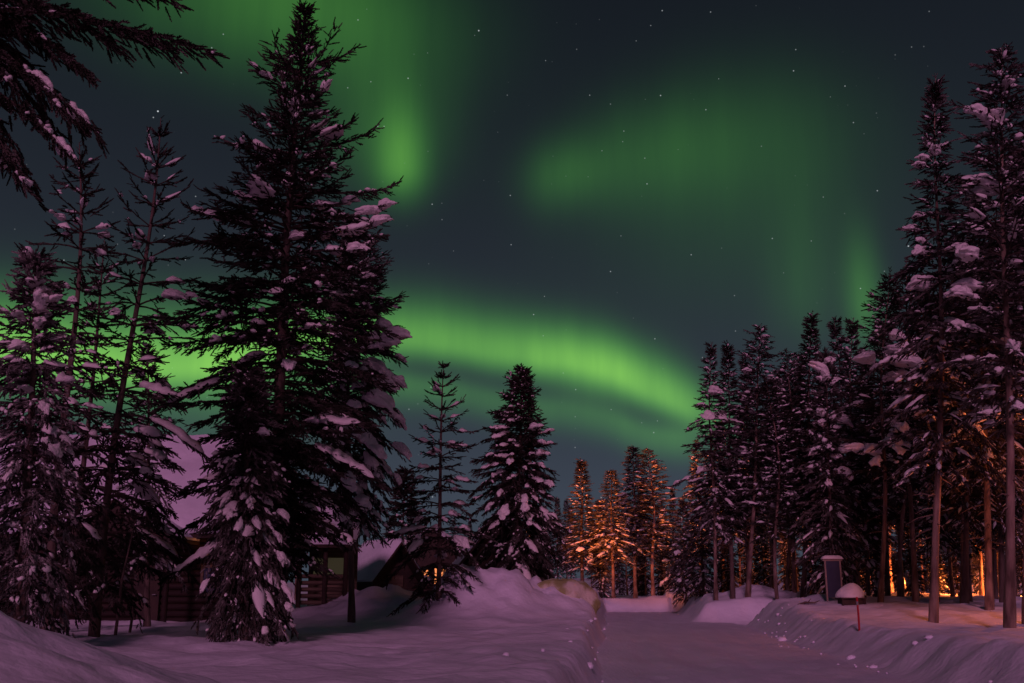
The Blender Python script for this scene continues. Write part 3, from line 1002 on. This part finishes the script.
forest(3, 1042, 30, 120, "pine_tree", "pine cut by the picture's right edge", EDGE, base_px=1026, ncl=8, csz=(.2, .4), clumps=[(1005, 460, 34), (1012, 470, 26), (1015, 410, 21)])
forest(2, 967, 40, 250, "spruce_tree", "middle-height dark spruce behind the tallest right-hand pines", EDGE, ncl=7, base_px=964)
forest(4, 700, 66, 480, "spruce_tree", "frosted undergrowth spruce behind the first pale trunks", EDGE, ncl=7, csz=(.2, .35))

WOOD = "trees deep in the right-hand forest"
_i = 0
for (px, Y, py) in [(745, 78, 400), (768, 84, 410), (720, 82, 420), (697, 80, 440), (790, 76, 395), (820, 72, 390), (848, 66, 385), (870, 74, 390), (893, 62, 370), (905, 80, 395), (925, 56, 330), (944, 68, 360),
                    (958, 54, 310), (972, 75, 370), (985, 58, 300), (1003, 66, 320), (1018, 48, 230), (1030, 60, 280), (735, 95, 440), (760, 100, 440), (805, 92, 430), (835, 98, 430), (862, 90, 420),
                    (885, 96, 420), (915, 100, 420), (950, 94, 420), (990, 90, 400), (1015, 92, 400), (780, 105, 450), (1045, 44, 200), (1060, 75, 330), (850, 52, 320), (905, 45, 262), (926, 50, 285), (978, 37, 190), (1016, 39, 150), (955, 45, 235), (790, 58, 350), (743, 61, 356), (772, 54, 376), (820, 60, 365), (880, 58, 320), (990, 48, 240), (640, 120, 500), (662, 125, 505), (690, 118, 490),
                    (712, 120, 480), (615, 122, 505), (590, 130, 507), (570, 118, 505), (602, 108, 500), (625, 104, 492), (643, 100, 480), (660, 104, 498), (672, 96, 488)]:
    _i += 1
    deep = Y > 85
    forest([1, 2, 0, 3, 5, 6, 2][_i % 7], px, Y, py, "forest_tree",
           "distant straight tree at the back of the forest beyond the road" if deep else "dark straight tree inside the forest right of the road",
           "distant trees at the back of the forest" if deep else WOOD, ncl=3 if not deep else 0, seed=_i)
for (px, Y, py) in [(760, 70, 520), (812, 62, 500), (850, 72, 520), (905, 66, 500), (930, 84, 530), (975, 82, 520), (870, 60, 505), (725, 76, 520), (790, 86, 530), (1015, 70, 500), (950, 72, 515), (660, 105, 560), (640, 108, 565)] + [(600 + 13.5 * k + (k * 37 % 11), 88 + (k * 29 % 34), 520 + (k * 17 % 30)) for k in range(36) if k < 19 or k % 3 == 0] + [(866 + 10.5 * k, 112 + (k * 13 % 22), 518 + (k * 19 % 26)) for k in range(22)]:
    _i += 1
    forest(4, px, Y, py, "young_spruce", "frosted young spruce growing among the dark forest trunks", "young spruces under the forest", ncl=4, csz=(.15, .35), seed=_i)
for (px, Y, py) in [(-30, 60, 440), (60, 66, 450), (130, 70, 470), (235, 62, 480), (300, 75, 490), (345, 70, 500), (470, 84, 520), (500, 90, 515), (545, 96, 505), (425, 80, 520), (390, 90, 520), (530, 78, 530), (557, 92, 497), (541, 88, 512), (566, 104, 500), (410, 64, 500), (455, 70, 520)]:
    _i += 1
    forest([1, 2, 0][_i % 3], px, Y, py, "forest_tree", "dark background tree rising behind the cabins left of the road", "trees behind the cabins", ncl=2, seed=_i)

# ------------------------------------------------------------------ cabins


def snow_slab(b, quad, th, n=14, m=10, seed=0.0, over=0.0):
    """rounded snow blanket over a sloping quad (four corners, counter-clockwise from lower left)"""
    a, bb, c, d = [np.array(q, float) for q in quad]
    nrm = np.cross(bb - a, d - a); nrm /= np.linalg.norm(nrm)
    if nrm[2] < 0: nrm = -nrm
    u, v = np.meshgrid(np.linspace(0, 1, n), np.linspace(0, 1, m))
    P = (a[None, None] * ((1 - u) * (1 - v))[..., None] + bb * (u * (1 - v))[..., None] + c * (u * v)[..., None] + d * ((1 - u) * v)[..., None])
    edge = np.minimum(np.minimum(u, 1 - u) * 7, np.minimum(v, 1.0) * 5 + .25)
    t = th * np.sqrt(np.clip(edge, 0, 1)) * (1 + .35 * fbm(P[..., 0], P[..., 1] + P[..., 2], .9, seed, 3))
    top = P + nrm * (t[..., None] + .004)
    bot = P + nrm * .004
    i = np.arange(m - 1)[:, None] * n + np.arange(n - 1)[None]
    q = np.stack([i, i + 1, i + n + 1, i + n], -1).reshape(-1, 4)
    b.add(np.concatenate([top.reshape(-1, 3), bot.reshape(-1, 3)]), np.concatenate([q, q[:, ::-1] + n * m]))
    ring = np.concatenate([np.arange(n), np.arange(1, m) * n + n - 1, (m - 1) * n + np.arange(n - 2, -1, -1), np.arange(m - 2, 0, -1) * n])
    r2 = np.roll(ring, -1)
    b.add(np.concatenate([top.reshape(-1, 3), bot.reshape(-1, 3)]), np.stack([ring, ring + n * m, r2 + n * m, r2], -1))


def log_wall(b, x0, x1, y, z0, z1, r=0.11):
    z = z0 + r
    while z < z1:
        b.tube([(x0, y, z), (x1, y, z)], r, 8)
        z += 2 * r * .93


def lodge():
    """big log lodge behind the left-hand trees: steep snowy roof towards the road, dark porch gable"""
    Y = 33.5 * YS
    xl, xr = at(-60, 560, Y)[0], at(243, 560, Y)[0]
    z0 = hz((xl + xr) / 2, Y) - .15
    ze = at(200, 534, Y)[1] - z0
    W = xr - xl
    root = thing("log_lodge", "large dark log lodge with steep snowy roof behind the left-hand trees", "cabin", (xl, Y, z0))
    D, HR = 9.0, ze + 3.8
    b = MB()
    log_wall(b, .1, W - .1, 0.8, 0, ze - .12, .13); log_wall(b, .1, W - .1, D - .8, 0, ze - .12, .13)
    for x in (.25, W - .25):
        z = .13
        while z < ze - .15:
            b.tube([(x, .5, z + .1), (x, D - .5, z + .1)], .13, 8); z += .24
        b.prism([(x - .05, ze - .1), (x + .05, ze - .1), (x + .05, ze), (x - .05, ze)], .8, D - .8)
        v = [(x, .8, ze), (x, D - .8, ze), (x, D / 2, HR - .7)]
        b.add([(x - .06, p[1], p[2]) for p in v] + [(x + .06, p[1], p[2]) for p in v], [(0, 1, 2), (5, 4, 3)])
    b.build("wall", MLOG, root, True)
    b = MB()
    for s in (0, 1):
        ye, yr = (-.2, D / 2) if s == 0 else (D + .2, D / 2)
        p = [(-.4, ye, ze - .15), (W + .4, ye, ze - .15), (W + .4, yr, HR), (-.4, yr, HR)]
        q = [(x, y, z + .14) for x, y, z in p]
        b.add(p + q, [(0, 1, 2, 3), (7, 6, 5, 4), (0, 4, 5, 1), (1, 5, 6, 2), (2, 6, 7, 3), (3, 7, 4, 0)])
    roof = b.build("roof", MDARK, root)
    b = MB()
    snow_slab(b, [(-.4, -.25, ze), (W + .4, -.25, ze), (W + .4, D / 2, HR + .16), (-.4, D / 2, HR + .16)], .38, 40, 22, 1)
    snow_slab(b, [(W + .4, D + .25, ze), (-.4, D + .25, ze), (-.4, D / 2, HR + .16), (W + .4, D / 2, HR + .16)], .38, 40, 16, 2)
    b.build("snow_cover", MSNOW, roof, True)
    # porch with its own gable
    pc = at(128, 560, Y)[0] - xl
    b = MB()
    b.prism([(pc - 2.1, ze - .25), (pc + 2.1, ze - .25), (pc, ze + .95)], -1.5, -1.40)
    b.build("porch_gable", MDARK, root)
    b = MB()
    for s in (-1, 1):
        poly = [(pc, ze + 1.0), (pc + s * 2.35, ze - .38), (pc + s * 2.35, ze - .26), (pc, ze + 1.14)]
        b.prism(poly, -1.75, 1.6)
    pr = b.build("porch_roof", MDARK, root)
    b = MB()
    for s in (-1, 1):
        q = [(pc + s * 2.3, -1.75, ze - .25), (pc + s * 2.3, 1.4, ze - .25), (pc, 1.4, ze + 1.13), (pc, -1.75, ze + 1.13)]
        snow_slab(b, q if s < 0 else q, .20, 8, 8, 3)
    b.build("snow_cover", MSNOW, pr, True)
    for x in (-1.9, 1.9):
        b = MB(); b.tube([(pc + x, -1.45, 0), (pc + x, -1.45, ze - .27)], .11, 8)
        b.build("porch_post", MLOG, root, True)
    b = MB()
    for z in (.45, .95):
        b.box((pc - 4.6, -1.5, z), (pc - 2.02, -1.42, z + .10))
    b.build("porch_rail", MLOG, root)
    b = MB(); b.box((pc + .1, .50, .1), (pc + 1.05, .64, 2.1)); dr = b.build("door", MDARK, root)
    b = MB(); b.tube([(pc + .95, .49, 1.05), (pc + .95, .40, 1.05), (pc + .83, .40, 1.05)], .018, 6); b.build("handle", MMETAL, dr)
    for wx in (pc - 3.2, pc + 3.1):
        b = MB()
        for lo, hi in (((wx - .6, .52, 1.0), (wx - .5, .64, 2.1)), ((wx + .5, .52, 1.0), (wx + .6, .64, 2.1)), ((wx - .5, .52, 2.0), (wx + .5, .64, 2.1)), ((wx - .5, .52, 1.0), (wx + .5, .64, 1.1)), ((wx - .03, .53, 1.1), (wx + .03, .63, 2.0))):
            b.box(lo, hi)
        w = b.build("window", MBOARD, root)
        b = MB(); b.box((wx - .5, .57, 1.1), (wx - .032, .6, 2.0)); b.box((wx + .032, .57, 1.1), (wx + .5, .6, 2.0)); b.build("pane", MPANEL, w)
    # wall lamp under the eaves at the right-hand corner
    b = MB(); b.box((W - 1.5, .42, ze - .75), (W - 1.36, .6, ze - .5)); b.build("wall_lamp", MMETAL, root)
    l = bpy.data.lights.new("wall_lamp_light", 'POINT'); l.energy = 3; l.color = (1, .30, .07); l.shadow_soft_size = .1
    lo = bpy.data.objects.new("wall_lamp_light", l); COL.objects.link(lo); lo.parent = root; lo.location = (W - 1.43, .25, ze - .62)


lodge()


def shelter():
    """open-fronted log shelter under a thick snow roof"""
    Y = 38.0 * YS
    xl, xr = at(298, 560, Y)[0], at(349, 560, Y)[0]
    z0 = hz((xl + xr) / 2, Y) - .1
    W = xr - xl
    ze = at(320, 547, Y)[1] - z0
    root = thing("log_shelter", "open-fronted shelter with thick snow roof and log rails beside the tallest spruce", "shelter", (xl, Y, z0))
    b = MB()
    for i, z in enumerate(np.arange(.2, 1.5, .26)):
        b.tube([(.05, .05, z), (W - .05, .05, z)], .085, 8)
    b.build("log_rails", MBOARD, root, True)
    for x in (.1, W * .55, W - .1):
        b = MB(); b.tube([(x, -.12, 0), (x, -.12, ze - .05)], .10, 8); b.build("post", MDARK, root, True)
    b = MB(); b.box((.0, 2.4, 0), (W, 2.5, ze + .9)); b.build("back_wall", MBOARD, root)
    b = MB(); b.box((W * .1, 2.36, 1.35), (W * .9, 2.397, 2.05)); b.build("window", MWINDIM, root)
    b = MB()
    p = [(-.3, -.6, ze - .05), (W + .3, -.6, ze - .05), (W + .3, 2.9, ze + 1.5), (-.3, 2.9, ze + 1.5)]
    q = [(x, y, z + .13) for x, y, z in p]
    b.add(p + q, [(0, 1, 2, 3), (7, 6, 5, 4), (0, 4, 5, 1), (1, 5, 6, 2), (2, 6, 7, 3), (3, 7, 4, 0)])
    rf = b.build("roof", MDARK, root)
    b = MB(); snow_slab(b, q, .40, 14, 12, 4); b.build("snow_cover", MSNOW, rf, True)


shelter()


def gable_hut(name, label, cx, Y, apex_py, base_py, halfw_px, depth, overhang, snow_th, rz=0.0):
    Y *= YS
    X, za = at(cx, apex_py, Y)
    z0 = hz(X, Y + 1) - .2
    hw = halfw_px * (at(cx + 1, apex_py, Y)[0] - X)
    H = za - z0
    hb = max(0.0, at(cx, base_py, Y)[1] - z0)     # height of the eaves
    root = thing(name, label, "hut", (X, Y, z0), None, rz)
    b = MB()
    b.prism([(-hw * .86, 0), (hw * .86, 0), (hw * .86, hb + .05), (0, H - .12), (-hw * .86, hb + .05)], .25, depth)
    b.build("wall", MDARK, root)
    b = MB()
    for s in (-1, 1):
        b.prism([(0, H - .08), (s * hw, hb - .08), (s * hw, hb + .05), (0, H + .06)], -overhang, depth + overhang)
    rf = b.build("roof", MDARK, root)
    b = MB()
    for s in (-1, 1):
        snow_slab(b, [(s * hw * 1.02, -overhang, hb + .05), (s * hw * 1.02, depth + overhang, hb + .05), (0, depth + overhang, H + .06), (0, -overhang, H + .06)], snow_th, 10, 9, cx)
    b.build("snow_cover", MSNOW, rf, True)
    b = MB(); b.box((-.4, .16, .1), (.4, .247, min(1.9, H * .55))); d = b.build("door", MBOARD, root)
    b = MB(); b.tube([(.3, .15, .9), (.3, .08, .9), (.2, .08, .9)], .015, 6); b.build("handle", MMETAL, d)
    return root


gable_hut("gabled_hut", "small dark hut with a pinkish snowy gable roof between the spruces", 398, 45, 543, 583, 30, 3.6, .4, .26, R(32))
gable_hut("frame_hut", "steep dark hut half hidden behind the plump cone-shaped spruce", 498, 49, 518, 592, 58, 5.0, .6, .36)


def glow_cabin():  # cabin added to carry glowing panes where the snow is warmly lit
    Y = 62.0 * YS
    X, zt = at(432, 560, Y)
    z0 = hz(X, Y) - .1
    root = thing("added_cabin", "added distant cabin, its orange panes standing in for warm-lit snow behind the young open spruce", "cabin", (X, Y, z0))
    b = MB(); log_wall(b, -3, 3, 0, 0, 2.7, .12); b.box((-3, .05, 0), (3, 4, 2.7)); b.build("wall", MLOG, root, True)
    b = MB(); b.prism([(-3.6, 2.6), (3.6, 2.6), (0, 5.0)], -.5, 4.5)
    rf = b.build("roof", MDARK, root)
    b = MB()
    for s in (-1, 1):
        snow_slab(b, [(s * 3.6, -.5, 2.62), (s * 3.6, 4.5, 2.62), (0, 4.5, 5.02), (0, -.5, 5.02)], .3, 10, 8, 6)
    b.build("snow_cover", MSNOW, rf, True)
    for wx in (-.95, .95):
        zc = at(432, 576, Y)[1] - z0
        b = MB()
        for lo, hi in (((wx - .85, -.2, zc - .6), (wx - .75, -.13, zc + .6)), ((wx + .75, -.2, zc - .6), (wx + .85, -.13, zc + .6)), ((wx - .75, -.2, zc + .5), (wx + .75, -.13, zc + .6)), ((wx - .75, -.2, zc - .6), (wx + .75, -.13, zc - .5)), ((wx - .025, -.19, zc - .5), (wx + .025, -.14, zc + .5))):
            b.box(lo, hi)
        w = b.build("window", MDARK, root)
        b = MB(); b.box((wx - .75, -.18, zc - .5), (wx - .027, -.15, zc + .5)); b.box((wx + .027, -.18, zc - .5), (wx + .75, -.15, zc + .5)); b.build("pane", MSNOWGLOW, w)


glow_cabin()

# ------------------------------------------------------------------ street lamps that light the far trees


def lamp(px, py, Y, power, label, col=(1.0, 0.20, 0.045), arm=-.5, aim=None):
    Y *= YS
    X, Z = at(px, py, Y)
    z0 = hz(X, Y) - .1
    h = Z - z0
    root = thing("street_lamp", label, "street lamp", (X, Y, z0), "orange street lamps among the trees")
    b = MB(); b.tube([(0, 0, 0), (0, 0, h * .5), (0, 0, h + .25)], [.07, .055, .045], 8); b.tube([(0, 0, h + .22), (arm * .6, 0, h + .32), (arm, 0, h + .26)], .03, 6)
    b.build("post", MMETAL, root, True)
    b = MB()
    ph = np.linspace(0, 2 * np.pi, 12, endpoint=False)
    rings = [(.06, .26), (.20, .18), (.24, .10)]
    v = np.concatenate([[(arm + r * math.cos(p), r * math.sin(p), h + z) for p in ph] for r, z in rings])
    b.add(v, [(k * 12 + i, k * 12 + (i + 1) % 12, (k + 1) * 12 + (i + 1) % 12, (k + 1) * 12 + i) for k in range(2) for i in range(12)])
    b.build("lamp_shade", MMETAL, root, True)
    b = MB(); tv, tt, tq = SPH
    b.add(tv * .13 + np.array([arm, 0, h + .05]), tt); b.add(tv * .13 + np.array([arm, 0, h + .05]), tq)
    b.build("bulb", MLAMP, root, True)
    l = bpy.data.lights.new("lamp_light", 'SPOT' if aim else 'POINT'); l.energy = power; l.color = col; l.shadow_soft_size = .2
    lo = bpy.data.objects.new("lamp_light", l); COL.objects.link(lo); lo.parent = root; lo.location = (arm, 0, h - .25)
    if aim:
        l.spot_size, l.spot_blend = R(78), .9
        lo.rotation_euler = Vector(aim).to_track_quat('-Z', 'Y').to_euler()


lamp(520, 566, 71, 42000, "floodlight behind the plump spruce, turned towards the orange-lit trees", aim=(.58, .66, .46))
lamp(1012, 574, 74, 2600, "street lamp glowing deep in the forest behind the thickest right-hand trunk")
lamp(962, 578, 84, 2600, "street lamp in the middle of the right-hand forest glow")
lamp(905, 580, 94, 3000, "street lamp glowing far back between the forest trunks")
lamp(1066, 455, 31, 520, "street lamp just beyond the right edge lighting the thick pine trunk")

# ------------------------------------------------------------------ small things
# snow pile on the mound, greenish lamplight painted into its colour
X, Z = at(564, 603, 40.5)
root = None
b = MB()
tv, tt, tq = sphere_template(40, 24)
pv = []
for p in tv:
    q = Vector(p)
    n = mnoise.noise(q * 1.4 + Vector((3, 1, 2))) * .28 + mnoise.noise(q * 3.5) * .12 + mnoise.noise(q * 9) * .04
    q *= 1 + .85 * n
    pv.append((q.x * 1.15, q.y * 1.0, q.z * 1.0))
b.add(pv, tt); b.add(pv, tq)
o = b.build("snowpile", MLITSNOW, None, True)
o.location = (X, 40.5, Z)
tag(o, "rounded snow pile on the roadside mound, greenish lamplight painted into its colour", "snowpile")

# red snow marker
X = at(857, 600, 30.5)[0]
z0 = hz(X, 30.5)
root = thing("snow_marker", "thin red marker stick standing in the right-hand snowbank", "marker stick", (X, 30.5, z0))
h = at(857, 597, 30.5)[1] - z0
b = MB(); b.tube([(0, 0, -.3), (.01, 0, h * .5), (0, 0, h)], .030, 8); b.build("stick", MRED, root, True)
b = MB(); b.tube([(0, 0, h - .22), (0, 0, h - .12)], .034, 8); b.build("reflector_band", MMETAL, root, True)

# tall dark notice board with snow on its top
Y = 44.0 * YS
xl, xr = at(826, 580, Y)[0], at(841, 580, Y)[0]
z0 = hz((xl + xr) / 2, Y) - .1
zt = at(833, 561, Y)[1] - z0
W = xr - xl
root = thing("notice_board", "narrow dark notice board in a wooden frame capped with snow", "notice board", (xl, Y, z0))
for x in (0, W):
    b = MB(); b.box((x - .035, -.05, 0), (x + .035, .05, zt)); b.build("post", MFRAME, root)
b = MB(); b.box((-.10, -.06, zt), (W + .10, .06, zt + .09)); b.build("top_rail", MFRAME, root)
b = MB(); b.box((.036, -.02, .25), (W - .036, .02, zt - .002)); b.build("panel", MPANEL, root)
b = MB(); snow_slab(b, [(-.16, -.14, zt + .09), (W + .16, -.14, zt + .09), (W + .16, .14, zt + .09), (-.16, .14, zt + .09)], .16, 12, 6, 2); b.build("snow_cover", MCAP, root, True)

# wooden grit box under a tall dome of snow
Y = 40.0 * YS
xc = at(850, 590, Y)[0]
z0 = hz(xc, Y) - .05
zb = at(850, 599, Y)[1] - z0
zt = at(850, 584, Y)[1] - z0
hw = at(863, 590, Y)[0] - xc
root = thing("grit_box", "low wooden box under a tall rounded dome of snow", "box", (xc, Y, z0))
b = MB()
for x0, x1, y0, y1 in ((-hw * .8, hw * .8, -.4, -.34), (-hw * .8, hw * .8, .34, .4), (-hw * .8, -hw * .8 + .06, -.338, .338), (hw * .8 - .06, hw * .8, -.338, .338)):
    b.box((x0, y0, 0), (x1, y1, max(.2, zb)))
b.build("side_boards", MDARK, root)
b = MB(); b.box((-hw * .95, -.5, zb), (hw * .95, .5, zb + .06)); b.build("lid", MDARK, root)
for x in (-hw * .84, hw * .84):
    b = MB(); b.box((x - .04, -.46, -.1), (x + .04, -.405, zb)); b.build("corner_post", MDARK, root)
b = MB()
tv, tt, tq = sphere_template(24, 14)
pv = [(p[0] * hw * 1.06 * (1 + .10 * math.sin(4 * p[1] + 2 * p[2])) + .03 * p[2], p[1] * .58, (p[2] * (.88 + .10 * math.sin(3 * p[0] + 1)) if p[2] > 0 else p[2] * .06) * (zt - zb) + zb + .07) for p in tv]
b.add(pv, tt); b.add(pv, tq)
b.build("snow_dome", MCAP, root, True)

# a short stake and a fallen branch on the bank
Y = 52.0 * YS
X = at(797, 596, Y)[0]; z0 = hz(X, Y)
b = MB(); b.tube([(0, 0, -.2), (.02, 0, .5), (.02, .01, .95)], [.05, .045, .04], 8)
o = b.build("stake", MBOARD, None, True); o.location = (X, Y, z0)
tag(o, "short grey wooden stake standing in front of the forest trunks", "stake")
Y = 42.0 * YS
X = at(808, 604, Y)[0]; z0 = hz(X, Y)
b = MB(); b.tube([(-.45, 0, .02), (-.1, .05, .12), (.3, 0, .10), (.5, -.1, .2)], [.04, .05, .04, .015], 6); b.tube([(.0, .03, .1), (.2, .2, .28)], [.03, .01], 6)
o = b.build("fallen_branch", MBARK, None, True); o.location = (X, Y, z0)
tag(o, "dark fallen branch lying on the right-hand snowbank", "branch")
# bare saplings by the left trees
for px, Y, topy, lab in ((117, 21.5, 520, "leaning bare sapling stem under the slim sparse spruce"), (131, 24, 590, "short bare stump stem before the dark lodge")):
    Y *= YS
    X = at(px, 610, Y)[0]; z0 = hz(X, Y)
    h = at(px, topy, Y)[1] - z0
    b = MB(); b.tube([(0, 0, -.2), (.05, .02, h * .5), (.28 * h / 3, 0, h)], [.04, .03, .008], 6)
    o = b.build("sapling", MBARK, None, True); o.location = (X, Y, z0)
    tag(o, lab, "sapling")
